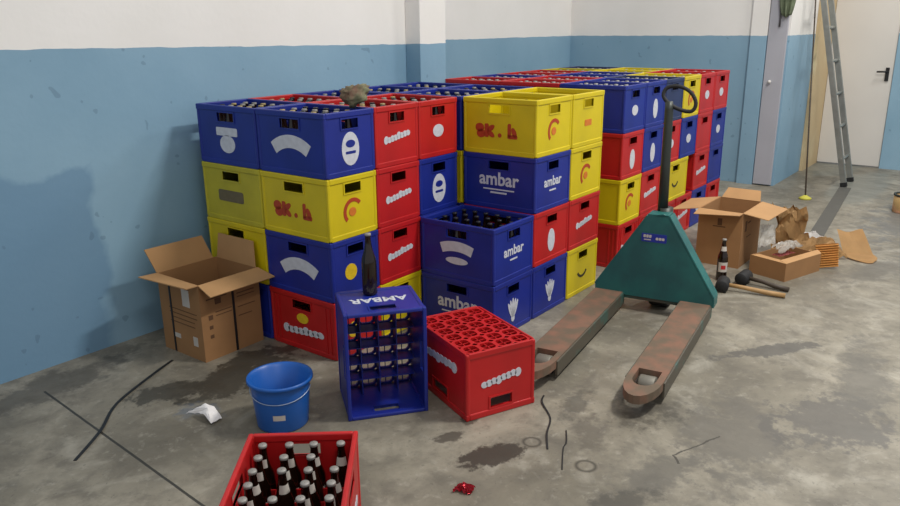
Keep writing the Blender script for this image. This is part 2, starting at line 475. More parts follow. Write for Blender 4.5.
def mark(kind):
    """list of (material, polygons) for one printed mark"""
    if kind == 'arch': return [(WHITE, arcband(.20, .148, -.62, .62, -.04))]
    if kind == 'oval':
        return [(WHITE, [ell(0, .105, .048, .066)]), (BLUE, [ell(0, .125, .026, .015), rrect(-.028, .028, .085, .096, .004)])]
    if kind == 'two': return [(WHITE, [rrect(-.07, .07, .125, .16), ell(0, .09, .05, .038)])]
    if kind == 'ambar':
        t = [[(u, v+.112) for u, v in p] for p in text_polys('ambar', .085)]
        return [(WHITE, t+[rrect(-.085, .085, .088, .094, .002), rrect(-.045, .045, .072, .080, .003)])]
    if kind == 'ambarshort':
        t = [[(u, v+.11) for u, v in p] for p in text_polys('ambar', .062)]
        return [(WHITE, t+[rrect(-.03, .03, .085, .092, .003)])]
    if kind == 'caps':
        t = [[(u, v+.10) for u, v in p] for p in text_polys('AMBAR', .062)]
        return [(WHITE, t)]
    if kind == 'smear':
        return [(WHITE, arcband(.26, .215, -.36, .36, -.09)+[ell(0, .082, .06, .016)])]
    if kind == 'fan':   # pale crest: narrow plumes rising from one foot
        P = [ell(0, .062, .014, .016, 14)]
        for k in range(-2, 3):
            a = k*.2; P.append(ell(.078*math.sin(a)*.8, .05+.062*math.cos(a), .0085, .046-.004*abs(k), 16, -a))
        return [(WHITE, P)]
    if kind == 'slash': return [(WHITE, [rrect(-.055, .02, .105, .130, .006, .5), rrect(.005, .05, .09, .145, .008, .3), rrect(.028, .055, .06, .09, .006)])]
    if kind == 'word':   # slanted wordmark, too worn to read: thick strokes run together
        return [(WHITE, wordmark(.070, .034, .118, .16))]
    if kind == 'wordlong': return [(WHITE, wordmark(.105, .040, .085, .07))]
    if kind == 'crown': return mark('wordlong')+[(YELP, [ell(0, .145, .035, .022)])]
    if kind == 'blob': return [(WHITE, [ell(0, .115, .038, .028)])]
    if kind == 'tall': return [(WHITE, [ell(0, .10, .032, .055)])]
    if kind == 'dot': return [(YELP, [ell(-.03, .11, .034, .034)])]
    if kind == 'bold':   # thick brown-red lettering, blurred together, with a gap and a dot
        return [(BROWNP, [ell(-.105, .118, .024, .020, 18), ell(-.098, .092, .024, .020, 18), rrect(-.078, -.056, .076, .138, .007), ell(-.044, .118, .022, .012, 16, .6), ell(-.044, .092, .022, .012, 16, -.6),
                          ell(.004, .088, .010, .010, 14), rrect(.046, .064, .076, .138, .007, .1), rrect(.046, .098, .076, .094, .006), ell(.080, .104, .012, .024, 16, .4)])]
    if kind == 'ring': return [(BROWNP, arcband(.056, .040, -2.3, .9, .105)), (ORANGEP, [ell(-.005, .105, .02, .018)])]
    if kind == 'smile': return [(DARKP, [[(u, .20-v) for u, v in q] for q in arcband(.06, .047, -1.0, 1.0, .06)])]
    if kind == 'tag': return [(ORANGEP, [rrect(-.035, .035, .095, .125, .006)])]
    if kind == 'bar': return [(GREYP, [rrect(-.095, .075, .09, .14, .01)])]
    if kind == 'brown': return [(BROWNP, [rrect(-.05, .06, .08, .17, .01)])]
    return []

def mark_mesh(kind):
    def f():
        bm = bmesh.new()
        for i, (m, polys) in enumerate(mark(kind)):
            for p in polys: prism(bm, p, 0, .0014+.0006*i, mi=i)
        return bm
    return cached(('logo', kind), f, [m for m, _ in mark(kind)])

def face_frame(face, W, L):
    x, y = W/2-.004, L/2-.004
    return {'-y': frame((0, -y, 0), (1, 0, 0), (0, 0, 1), (0, -1, 0)), '+y': frame((0, y, 0), (-1, 0, 0), (0, 0, 1), (0, 1, 0)),
            '-x': frame((-x, 0, 0), (0, -1, 0), (0, 0, 1), (-1, 0, 0)), '+x': frame((x, 0, 0), (0, 1, 0), (0, 0, 1), (1, 0, 0))}[face]

CR = {'blue': 'blue', 'navy': 'dark blue', 'red': 'red', 'yellow': 'yellow', 'faded': 'faded yellow'}
def crate(M, color, label, faces=(), W=W0, L=L0, ribs=False, group='stacked bottle crates', grid=True, gh=.12):
    """faces: (face, mark or None) for every side whose hand hole and print can be seen"""
    m = PLASTIC[color]
    t = thing('bottle_crate', label, 'crate', M, group)
    obj('body', cached(('body', W, L, color, ribs), lambda: crate_body(W, L, ribs), [m]), None, t)
    obj('rim', cached(('rim', W, L, color), lambda: crate_rim(W, L), [m]), None, t)
    if grid: obj('bottle_grid', cached(('bottle_grid', W, L, color, gh), lambda: crate_grid(W, L, gh), [m]), None, t)
    for face, mk in faces:
        hu = .055 if face[1] == 'x' else .045
        g = obj('hand_hole_frame', cached(('hand_hole_frame', hu, color), lambda: grip(hu), [m]), None, t); g.matrix_local = face_frame(face, W, L)
        if mk:
            o = obj('logo', mark_mesh(mk), None, t); o.matrix_local = face_frame(face, W, L)
    return t

# ------------------------------------------------------------------ bottles
BP = [(.001, .003), (.021, 0), (.0262, .004), (.027, .01), (.027, .118), (.0252, .135), (.0165, .162), (.0122, .186), (.0098, .213), (.0109, .215), (.0109, .221)]
CP = [(.0109, .219), (.0118, .220), (.0118, .225), (.0108, .2272), (.001, .2275)]
def bottle_simple(cap):
    def f():
        bm = bmesh.new()
        lathe(bm, BP, 12); lathe(bm, CP, 12, mi=1)
        return bm
    return cached(('bottle', cap), f, [GLASSB, {'w': CAPW, 'g': CAPG, 'd': CAPD}[cap]])
def bottle_full(M, label, group=None, labels=True):
    t = thing('beer_bottle', label, 'bottle', M, group)
    def gl():
        bm = bmesh.new(); r = lathe(bm, BP, 20); capf(bm, r[0], 0, True); return bm
    obj('glass', cached(('glass',), gl, [GLASSB]), None, t)
    def cp():
        bm = bmesh.new(); lathe(bm, CP, 20); return bm
    obj('cap', cached(('cap',), cp, [CAPW]), None, t)
    if labels:
        def lb():
            bm = bmesh.new(); lathe(bm, [(.0274, .050), (.0274, .103)], 14, a0=-1.0, a1=1.0)
            lathe(bm, [(.0277, .065), (.0277, .087)], 8, a0=-.45, a1=.45, mi=1); return bm
        obj('body_label', cached(('body_label',), lb, [LABW, LABR]), None, t)
        def nl():
            bm = bmesh.new(); lathe(bm, [(.0167, .163), (.0146, .176), (.0129, .187)], 12, a0=-1.1, a1=1.1); return bm
        obj('neck_label', cached(('neck_label',), nl, [LABW]), None, t)
    return t
def slots(W, L):
    X, Y = W-.024, L-.024
    return [(-X/2+X*(i+.5)/4, -Y/2+Y*(j+.5)/6) for i in range(4) for j in range(6)]
def fill(M, label, group, W=W0, L=L0, caps='wwgd'):
    for x, y in slots(W, L):
        o = obj('beer_bottle', bottle_simple(random.choice(caps)))
        tag(o, label, 'bottle', group, M @ T(x, y, .0142, random.random()*6))

# ------------------------------------------------------------------ the stack
LV = [3, 2, 1, 0]
NAME = ['top', 'second from top', 'third from top', 'bottom']
def column(cx, cy, spec, phrase, W=W0, ribs=None, left=True):
    """spec: per level (top first) colour, mark on the long left side, mark on the short front, words for the print"""
    for k, s in enumerate(spec):
        if s is None: continue
        color, ml, ms, words = s
        faces = [('-y', ms)]
        if left: faces.append(('-x', ml))
        z = (3-k)*.2526
        crate(T(cx, cy, z), color, f'{CR[color]} crate{words}, {NAME[k]} of {phrase}', faces, W, ribs=(color == 'red' and k == 3))

R1, R2, R3 = 1.705+L0/2, 2.111+L0/2, 2.5105+L0/2
C = [1.991+.140, 2.271+.140, 2.551+.140]
D = [2.8605+.1615, 3.1875+.1615]
E_ = [3.79+.139+.28*k for k in range(3)]+[4.64+.139, 4.92+.139, 5.20+.139]
W2 = .322; W4 = .277
# left pallet
column(C[0], R2, [('blue', 'arch', 'oval', ' with white oval'), ('yellow', 'bold', 'ring', ' with brown-red lettering and ring'),
                  ('blue', 'arch', 'dot', ' with white arched band'), ('red', 'crown', 'dot', ' with yellow spot over white lettering')], "left stack's near corner column")
column(C[0], R3, [('blue', 'two', None, ' with two white patches'), ('faded', 'bar', None, ' with grey bar'),
                  ('yellow', 'brown', None, ' with brown patch'), ('blue', None, None, '')], "leftmost column behind the cardboard box")
column(C[1], R2, [('red', None, 'word', ''), ('red', None, 'word', ''), ('red', None, 'word', ''), ('yellow', None, None, '')], 'second column right of the near corner', left=False)
column(C[2], R2, [('red', None, 'blob', ''), ('blue', None, 'oval', ' with white oval'), ('blue', None, None, ''), ('blue', None, None, '')], 'column left of the front yellow tower', left=False)
# tower with two yellow crates on its right side, and the two-high pile before it
column(D[0], R1, [('yellow', 'bold', 'ring', ' with brown-red lettering'), ('blue', 'ambar', 'ambarshort', ' lettered ambar'), ('red', None, 'tall', ''), ('blue', None, 'fan', ' with white fan')],
       "front tower's left column", W2)
column(D[1], R1, [('yellow', None, 'tag', ''), ('yellow', None, 'ring', ''), ('red', None, 'word', ''), ('yellow', None, 'smile', '')], "front tower's right column", W2, left=False)
LOWX = 2.535+.1615
crate(T(LOWX, R1, .2526), 'blue', 'blue crate holding bottles, upper one of the low two-high pile', [('-y', 'ambarshort'), ('-x', 'smear')], W2)
crate(T(LOWX, R1, 0), 'blue', 'blue crate lettered ambar, lower one of the low two-high pile', [('-y', 'fan'), ('-x', 'ambar')], W2)
fill(T(LOWX, R1, .2526), 'dark bottle standing in the upper blue crate of the low two-high pile', 'bottles in the low pile', W2, caps='d')
# right pallet
PH = ['first', 'second', 'third', 'fourth', 'fifth', 'last']
Q = [[('blue', None, 'blob', ''), ('red', None, 'tall', ''), ('yellow', None, 'ring', ''), ('red', None, 'word', '')],
     [('blue', None, 'tall', ''), ('blue', None, 'tall', ''), ('red', None, 'word', ''), ('red', None, 'word', '')],
     [('navy', None, None, ''), ('red', None, 'blob', ''), None, ('red', None, 'word', '')],
     [('yellow', None, 'ring', ''), ('blue', None, 'blob', ''), None, ('red', None, 'word', '')],
     [('red', None, 'blob', ''), ('red', None, None, ''), ('red', None, 'word', ''), ('blue', None, 'blob', '')],
     [('red', None, 'blob', ''), ('blue', None, 'blob', ''), ('blue', None, None, ''), ('red', None, None, '')]]
RY = 1.722+L0/2
for k, q in enumerate(Q):
    column(E_[k], RY, q, f"the {PH[k]} column in the right stack's front", W4, left=(k == 0))
# the yellow crate turned sideways across two columns
crate(T(4.60, RY-L0/2+W4/2, .2526, PI/2), 'yellow', "yellow crate turned sideways behind the jack's handle, third from top", [('-x', 'smile')], W4, L0)

# rows behind: only the crates on top show
def back(cx, cy, color, label, W=W0, short=None):
    for k in range(3):
        crate(T(cx, cy, k*.2526), random.choice(['blue', 'red', 'yellow']), 'buried crate, '+NAME[3-k]+' of '+short, [], W, group='crates buried inside the stack', grid=False)
    crate(T(cx, cy, 3*.2526), color, label, [], W)
back(C[1], R3, 'red', 'red crate full of bottles behind the left stack, second of the back row', short='column two, left back row')
back(C[2], R3, 'blue', 'blue crate full of bottles in the back row, third from the left', short='column three, left back row')
back(D[0], R3, 'blue', 'blue crate full of bottles in the back row, fourth from the left', W2, short='column four, left back row')
back(D[1], R3, 'blue', 'blue crate full of bottles in the back row before the wall pillar', W2, short='the pillar column, left back row')
back(D[0], R2, 'blue', "blue crate right behind the front tower's lettered yellow top crate", W2, short='the column behind the yellow lettering')
back(D[1], R2, 'blue', "blue crate right behind the front tower's right yellow top crate", W2, short='the column behind the right yellow tower')
for k, (c2, c3) in enumerate([('red', 'red'), ('red', 'blue'), ('blue', 'red'), ('blue', 'red'), ('yellow', 'faded'), ('yellow', 'navy')]):
    back(E_[k], RY+.401, c2, f"{CR[c2]} top crate in the right stack's middle row, {PH[k]} from the left", W4, f'the {PH[k]} column, right stack middle row')
    back(E_[k], RY+.802, c3, f"{CR[c3]} top crate in the right stack's rear row, {PH[k]} from the left", W4, f'the {PH[k]} column, right stack rear row')

ZT3 = 3*.2526
for cx, cy, w, words, g in [(C[0], R2, W0, "blue crate on top of the left stack's near corner", 'near corner'),
                            (C[0], R3, W0, 'leftmost blue crate on top of the stack', 'leftmost'),
                            (C[1], R2, W0, 'red top crate second from the near corner', 'second red'),
                            (C[2], R2, W0, 'red top crate left of the front yellow tower', 'third red'),
                            (C[1], R3, W0, 'red crate second in the back row', 'back row second'),
                            (C[2], R3, W0, 'blue crate third in the back row', 'back row third'),
                            (D[0], R3, W2, 'blue crate fourth in the back row', 'back row fourth'),
                            (D[1], R3, W2, 'blue back row crate before the wall pillar', 'back row pillar'),
                            (D[0], R2, W2, 'blue crate behind the lettered yellow top crate', 'behind left yellow'),
                            (D[1], R2, W2, 'blue crate behind the right yellow top crate', 'behind right yellow')]:
    fill(T(cx, cy, ZT3), 'capped brown bottle in the '+words, 'bottles in the crate, '+g, w)
# bottle tops further off, seen edge-on and past counting
bm = bmesh.new()
for k in range(6):
    for r in range(3):
        for x, y in slots(W4, L0):
            lathe(bm, [(.027, .002), (.027, .13), (.0115, .19), (.0115, .219)], 8, T(E_[k]+x, RY+.401*r+y, ZT3+.0142))
            r_ = lathe(bm, [(.0128, .219), (.0128, .227), (.001, .229)], 8, T(E_[k]+x, RY+.401*r+y, ZT3+.0142), mi=1)
o = obj('crated_bottles', recalc(bm), [GLASSB, CAPW]); o['kind'] = 'stuff'
tag(o, 'capped bottles filling the top crates of the right stack', 'bottles')

# ------------------------------------------------------------------ loose crates
# red crate full of bottles, cut by the lower edge of the view
ux, uy = (.634, -.773), (.773, .634)
M = frame((1.081, 1.332, 0), (*ux, 0), (*uy, 0), (0, 0, 1))
crate(M, 'red', 'red open crate of dark bottles in the foreground before the blue bucket', [('-y', 'word'), ('+y', None), ('-x', 'wordlong'), ('+x', 'wordlong')], .30, group='loose crates on the floor')
for n, (x, y) in enumerate(slots(.30, L0)):
    i, j = divmod(n, 6)
    if (i, j) in ((3, 4), (1, 2)): continue
    bottle_full(M @ T(x+random.uniform(-.003, .003), y+random.uniform(-.001, .001), .0142, -1.37+random.uniform(-.8, .8)),
                'brown bottle with silver cap standing in the red foreground crate', 'bottles in the foreground crate')
# blue crate on its end, open side to the front
dx = (.791, -.613); n = (.612, .791)
M = frame((1.778+.2524*n[0], 1.636+.2524*n[1], L0/2), (*dx, 0), (0, 0, 1), (-n[0], -n[1], 0))
crate(M, 'blue', 'empty blue crate standing on end with its open side facing forward', [('+y', 'caps'), ('-x', None), ('+x', None), ('-y', None)], .287, group='loose crates on the floor', gh=.085)
bottle_full(T(1.885, 1.806, L0-.003, -2.2), 'dark bottle standing on the upended blue crate', 'bottle', labels=False)
# red crate upside down
ax, ay = (.915, -.403), (.403, .915)
c0 = (2.036+.199*ay[0], 1.331+.199*ay[1])
M = frame((c0[0], c0[1], H0), (-ax[0], -ax[1], 0), (*ay, 0), (0, 0, -1))
crate(M, 'red', 'red crate lying upside down with its holed bottom on top', [('-y', 'word'), ('+y', None), ('-x', None), ('+x', 'wordlong')], .288, group='loose crates on the floor')

# ------------------------------------------------------------------ cardboard boxes
def panel(bm, A, B, Cc, th=.004):
    """thin board: hinge edge A-B, reaching to C beyond B (parallelogram-like quad given by four points)"""
def quadboard(pts, th=.004):
    bm = bmesh.new(); p = [Vector(q) for q in pts]
    n = (p[1]-p[0]).cross(p[3]-p[0]).normalized()*th/2
    a = [bm.verts.new(q-n) for q in p]; b = [bm.verts.new(q+n) for q in p]
    bm.faces.new(b); bm.faces.new(a[::-1])
    for i in range(4): bm.faces.new((a[i], a[(i+1) % 4], b[(i+1) % 4], b[i]))
    return recalc(bm)
def carton(M, sx, sy, h, label, flaps, m=CARD, mf=CARDL, marks=(), straps=()):
    t = thing('cardboard_box', label, 'box', M)
    bm = bmesh.new(); w = .005
    box(bm, 0, sx, 0, sy, 0, w)
    box(bm, 0, w, 0, sy, w, h); box(bm, sx-w, sx, 0, sy, w, h)
    box(bm, w, sx-w, 0, w, w, h); box(bm, w, sx-w, sy-w, sy, w, h)
    obj('carton', recalc(bm), m, t)
    for pts in flaps: obj('flap', quadboard(pts), mf, t)
    for mt, nm, u, bxs in marks:
        bm = bmesh.new()
        for a in bxs: box(bm, *a)
        obj(nm, recalc(bm), mt, t)
    return t
h = .335
def fx(v0, v1, z0, z1): return (-.0012, .0005, v0, v1, z0, z1)   # print on the -X side
def fy(u0, u1, z0, z1): return (u0, u1, -.0012, .0005, z0, z1)   # print on the -Y side
carton(T(1.668, 2.545, 0), .30, .285, h, 'open cardboard box with raised flaps beside the left stack, before the blue wall',
       [[(.0, .0, h), (.30, 0, h), (.33, -.075, h-.035), (-.005, -.085, h-.03)],
        [(0, .285, h), (0, 0, h), (-.06, -.01, h+.005), (-.11, .24, h+.02)],
        [(.0, .285, h), (.28, .285, h), (.25, .31, h+.105), (-.03, .31, h+.105)],
        [(.297, .01, h), (.297, .275, h), (.312, .27, h+.11), (.312, .03, h+.11)]],
       marks=[(PRINT, 'printed_marks', 0, [fy(.03, .13, .262, .267), fy(.07, .10, .235, .26), fy(.035, .055, .175, .195), fy(.035, .052, .135, .15), fy(.035, .052, .095, .11), fy(.07, .15, .2, .204), fy(.07, .15, .185, .188), fy(.18, .27, .25, .254), fy(.18, .27, .235, .238), fy(.18, .27, .19, .193), fy(.18, .25, .15, .153),
                                        fx(.03, .22, .20, .203), fx(.03, .22, .18, .183), fx(.05, .20, .16, .163), fx(.05, .22, .14, .143)]),
              (LABW, 'paper_label', 0, [fx(.07, .12, .225, .30)]), (LABW, 'paper_label', 0, [fx(.04, .07, .06, .10)]), (LABW, 'paper_label', 0, [fx(.16, .2, .07, .09)]),
              (BLACK, 'strapping_band', 0, [(.155, .166, -.002, .0003, .002, .30)]), (BLACK, 'strapping_band', 0, [(-.002, .0003, .20, .211, .002, .30)])])
h = .318
carton(T(4.195, 1.175, 0), .36, .245, h, 'open cardboard box with spread flaps behind the brown bottle, beside the tray',
       [[(0, .245, h), (0, 0, h), (-.07, .0, h+.0), (-.075, .25, h-.02)],
        [(0, .245, h), (.36, .245, h), (.30, .40, h-.02), (-.04, .39, h-.02)],
        [(0, 0, h), (.36, 0, h), (.42, -.13, h-.04), (.02, -.13, h-.025)],
        [(.355, .01, h), (.355, .235, h), (.42, .22, h+.05), (.42, .03, h+.05)]], m=CARD, mf=CARDL,
       marks=[(PRINT, 'printed_marks', 0, [fx(.11, .135, .235, .275), fx(.09, .16, .225, .231), fy(.06, .09, .20, .26), fy(.11, .16, .24, .248), fy(.10, .18, .16, .165)])])
# low tray with torn wrapping
M = frame((4.105, .905, 0), (.949, -.316, 0), (.316, .949, 0), (0, 0, 1))
h = .10
carton(M, .33, .215, h, 'low cardboard tray full of torn packing beside the open box',
       [[(0, 0, h), (.33, 0, h), (.34, .03, h+.012), (.02, .05, h+.004)], [(0, .21, h), (0, .0, h), (.03, .02, h+.003), (.04, .19, h+.003)]], m=CARD, mf=CARDL)

def crumple(name, m, pts, amp, seed, label=None, cat=None, n=14, bulge=.03, th=.0015, zmin=.004, parent=None):
    bm = bmesh.new(); p = [Vector(q) for q in pts]; V = []
    for i in range(n+1):
        row = []
        for j in range(n+1):
            u, v = i/n, j/n
            q = p[0]*(1-u)*(1-v)+p[1]*u*(1-v)+p[2]*u*v+p[3]*(1-u)*v
            s = Vector((u*3.5+seed, v*3.5, seed*1.7))
            r = 1-abs(noise.noise(s))*2
            e = Vector((noise.noise(s+Vector((9, 0, 0))), noise.noise(s+Vector((0, 9, 0))), 0))
            q = q+e*amp*.9+Vector((0, 0, r*amp+math.sin(PI*u)*math.sin(PI*v)*bulge+noise.noise(s*2.3)*amp*.6))
            q.z = max(q.z, zmin)
            row.append(bm.verts.new(q))
        V.append(row)
    for i in range(n):
        for j in range(n): bm.faces.new((V[i][j], V[i+1][j], V[i+1][j+1], V[i][j+1]))
    bmesh.ops.solidify(bm, geom=bm.faces[:], thickness=th)
    o = obj(name, recalc(bm), m, parent)
    if label: tag(o, label, cat)
    return o
crumple('plastic_film', FILM, [(4.17, .96, .13), (4.38, .89, .13), (4.40, .96, .14), (4.21, 1.01, .15)], .018, 1.3, 'clear crumpled plastic film lying on the low tray', 'packaging', bulge=.02, zmin=.119)
crumple('red_wrapper', mat('dull_red_print', (150, 62, 58), .5), [(4.16, .955, .117), (4.29, .905, .117), (4.30, .95, .117), (4.18, 1.0, .117)], .004, 4.4, 'dull red wrapper at the front of the low tray', 'packaging', bulge=.002, zmin=.1145)
crumple('wrapping_paper', PAPERB, [(4.60, 1.10, .02), (4.70, .90, .02), (4.72, .98, .24), (4.62, 1.13, .28)], .05, 2.6, 'crumpled brown wrapping paper heaped behind the low tray', 'paper', bulge=.03, zmin=.004)
crumple('wrapping_paper', PAPERB, [(4.50, .86, .004), (4.74, .72, .004), (4.80, .84, .09), (4.56, .98, .09)], .028, 6.1, 'loose brown paper behind the corrugated card strip', 'paper', bulge=.05)
crumple('plastic_film', FILMW, [(4.76, .98, .05), (4.93, .88, .05), (5.0, .95, .07), (4.82, 1.06, .07)], .012, 8.2, 'white plastic sheet lying behind the brown paper heap', 'packaging', bulge=.02)
bm = bmesh.new()   # kraft sheet: rounded lobe lying to the front, the rest folded up behind it
K0 = Vector((4.72, .60, .004)); ku = Vector((.55, -.83, 0)); kv = Vector((.83, .55, 0)); grid = []
for i in range(13):
    v = i/12; row = []
    w = .085*(math.sin(min(1, .12+v*2.4)*PI/2)) if v < .5 else .085-.02*(v-.5)
    for j in range(9):
        u = j/8*2-1
        z = .012*math.sin(v*PI*.9)+max(0, v-.5)*.22+.01*math.sin(u*3+v*5)*v
        q = K0+ku*(u*w)+kv*(v*.30)+Vector((0, 0, max(0, z)))
        row.append(bm.verts.new(q))
    grid.append(row)
for a, b in zip(grid, grid[1:]):
    for j in range(8): bm.faces.new((a[j], a[j+1], b[j+1], b[j]))
bmesh.ops.solidify(bm, geom=bm.faces[:], thickness=.003)
tag(obj('cardboard_piece', recalc(bm), mat('tan_card', (204, 164, 112), .8)), 'rounded brown cardboard piece on the floor, farthest right of the packing', 'cardboard')
bm = bmesh.new()   # corrugated strip standing against the tray end, flutes across
prev = None
for i in range(41):
    u = i/40; q = Vector((4.475+.035*u, .775+.02*u, .004+.125*u))+Vector((-.75, -.55, .1))*(.006*math.sin(i*PI/2*1.0) if i % 2 else 0)
    a = bm.verts.new(q+Vector((-.034, .052, .0))); b = bm.verts.new(q+Vector((.034, -.052, .012)))
    if prev: bm.faces.new((prev[0], prev[1], b, a))
    prev = (a, b)
bmesh.ops.solidify(bm, geom=bm.faces[:], thickness=.003)
tag(obj('corrugated_card', recalc(bm), CORR), 'orange-tan corrugated card strip standing at the right end of the tray', 'cardboard')

crumple('plastic_film', FILM, [(4.21, 1.085, .13), (4.37, 1.035, .13), (4.41, 1.06, .22), (4.31, 1.10, .24)], .012, 9.7, 'upright clear film between the low tray and the open box', 'packaging', bulge=.0, zmin=.119)
# ------------------------------------------------------------------ bucket
t = thing('bucket', 'blue plastic bucket with wire handle and small white sticker', 'bucket', T(1.532, 1.912, 0))
bm = bmesh.new()
r = lathe(bm, [(.001, .008), (.078, .008), (.083, .02), (.097, .168), (.104, .172), (.106, .178), (.112, .178), (.113, .168), (.108, .164), (.101, .160), (.100, .140), (.088, .006), (.084, 0), (.001, 0)], 48)
obj('tub', recalc(bm), BUCK, t)
bm = bmesh.new(); dv = Vector((.61, -.79, 0)); fv = Vector((-.79, -.61, 0)); pts = []
for k in range(25):
    a = PI*k/24; rad = .1035-.004*math.sin(a)
    pts.append(dv*math.cos(a)*.104+fv*math.sin(a)*(.1000)+Vector((0, 0, .142-.028*math.sin(a))))
tube(bm, pts, .0016, 6); obj('wire_handle', recalc(bm), WIRE, t)
bm = bmesh.new(); a = math.atan2(-.61, -.79)+.1; lathe(bm, [(.0925, .052), (.0943, .072)], 8, a0=a-.22, a1=a+.22)
obj('sticker', bm, LABW, t)

# ------------------------------------------------------------------ pallet jack
ja = math.radians(8.6); J = frame((3.2575, 1.30, 0), (math.cos(ja), math.sin(ja), 0), (-math.sin(ja), math.cos(ja), 0), (0, 0, 1))
t = thing('pallet_jack', 'teal hand pallet jack with rusty worn forks standing before the stack', 'pallet jack', J)
def fork(yc):
    f = bpy.data.objects.new('fork', None)
    bm = bmesh.new(); z0, z1 = .055, .088; hw = .067
    def strip(poly): prism(bm, poly, z0, z1)
    strip([(-.80, yc-hw), (.02, yc-hw), (.02, yc+hw), (-.80, yc+hw)])
    # rounded tip around the D-shaped hole
    xh0, xh1, rh = -.93, -.80, .043
    hole = [(xh1, yc-rh), (xh1, yc+rh)]
    ino = [(-.885-.055*math.sin(a), yc+rh*math.cos(a)) for a in [PI*k/10 for k in range(11)]]
    out = [(-.885-.145*math.sin(a), yc+hw*math.cos(a)) for a in [PI*k/10 for k in range(11)]]
    ino = [(xh1, yc+rh)]+ino+[(xh1, yc-rh)]; out = [(xh1, yc+hw)]+out+[(xh1, yc-hw)]
    for k in range(len(ino)-1): strip([ino[k], out[k], out[k+1], ino[k+1]])
    bmesh.ops.remove_doubles(bm, verts=bm.verts[:], dist=1e-5)
    o = obj('fork', recalc(bm), RUST, t)
    for s in (-1, 1):
        bm = bmesh.new(); box(bm, -.88, .02, yc+s*hw-.006, yc+s*hw+.006, .022, .084, bev=.003)
        obj('side_rail', recalc(bm), TEALD, o)
    bm = bmesh.new()
    lathe(bm, [(.001, -.03), (.037, -.03), (.039, -.026), (.039, .026), (.037, .03), (.001, .03)], 20, frame((-.835, yc, .039), (1, 0, 0), (0, 0, 1), (0, -1, 0)))
    obj('roller', recalc(bm), STEELW, o)
fork(-.208); fork(.200)
bm = bmesh.new()   # triangular head plate with folded flanges
tri = [(-.285, .075), (.27, .075), (.27, .11), (.035, .475), (-.035, .49), (-.06, .48), (-.285, .12)]
# (coordinates are y, z; extruded along x)
MX = frame((0, 0, 0), (0, 1, 0), (0, 0, 1), (1, 0, 0))
prism(bm, tri, .0, .012, MX)
def flange(a, b, w=.085):
    a, b = Vector((0, *a)), Vector((0, *b)); d_ = (b-a).normalized(); n_ = Vector((1, 0, 0)).cross(d_)*.006
    vs = [bm.verts.new(q) for q in (a-n_, a+n_, a+n_+Vector((w, 0, 0)), a-n_+Vector((w, 0, 0)), b-n_, b+n_, b+n_+Vector((w, 0, 0)), b-n_+Vector((w, 0, 0)))]
    for F in ((0, 1, 2, 3), (7, 6, 5, 4), (0, 4, 5, 1), (1, 5, 6, 2), (2, 6, 7, 3), (3, 7, 4, 0)): bm.faces.new([vs[i] for i in F])
flange((-.285, .12), (-.06, .48)); flange((-.06, .48), (.035, .478)); flange((.035, .475), (.27, .11)); flange((-.285, .075), (-.285, .12))
bmesh.ops.bevel(bm, geom=bm.edges[:], offset=.0015, segments=1, affect='EDGES')
obj('head_plate', recalc(bm), TEAL, t)
bm = bmesh.new(); box(bm, .012, .10, -.27, .255, .055, .10, bev=.006); obj('cross_beam', recalc(bm), TEALD, t)
bm = bmesh.new()
prism(bm, rrect(-.058, .058, .352, .392, .004), -.0018, 0, MX)
st = obj('sticker', recalc(bm), BLUESTK, t)
bm = bmesh.new()
for u in (-.048, -.034, -.020): prism(bm, rrect(u, u+.012, .364, .376, .003), -.0026, -.0017, MX)
for u in (.012, .025, .038): prism(bm, rrect(u, u+.011, .372, .386, .003), -.0026, -.0017, MX)
prism(bm, rrect(.014, .046, .360, .365, .001), -.0026, -.0017, MX)
obj('sticker_print', recalc(bm), LABW, st)
bm = bmesh.new()
lathe(bm, [(.001, .10), (.05, .10), (.05, .42), (.036, .44), (.036, .50), (.001, .50)], 20, T(.10, -.02, 0))
obj('pump', recalc(bm), STEEL, t)
bm = bmesh.new()
tube(bm, [(.09, -.01, .47), (.098, -.006, .70), (.106, -.003, .95), (.108, .0, .985)], [.024, .022, .019, .017], 12)
hd = obj('tow_bar', recalc(bm), STEEL, t)
bm = bmesh.new()
lp = [(.108, .0, .975), (.116, .03, 1.01), (.126, .015, 1.045), (.128, -.04, 1.05), (.125, -.09, 1.025), (.12, -.115, .98), (.115, -.10, .945), (.112, -.05, .95)]
sm = []
for k in range(len(lp)):
    a, b, c_, d_ = (Vector(lp[(k+i-1) % len(lp)]) for i in range(4))
    for s_ in (0, .25, .5, .75):
        sm.append(.5*((2*b)+(c_-a)*s_+(2*a-5*b+4*c_-d_)*s_**2+(3*b-a-3*c_+d_)*s_**3))
tube(bm, sm, .009, 8, closed=True); obj('grip_loop', recalc(bm), RUBBER, hd)
bm = bmesh.new()
lathe(bm, [(.001, -.045), (.085, -.045), (.09, -.038), (.09, .038), (.085, .045), (.001, .045)], 24, frame((.14, -.02, .09), (1, 0, 0), (0, 0, 1), (0, -1, 0)))
obj('steer_wheel', recalc(bm), RUBBER, t)

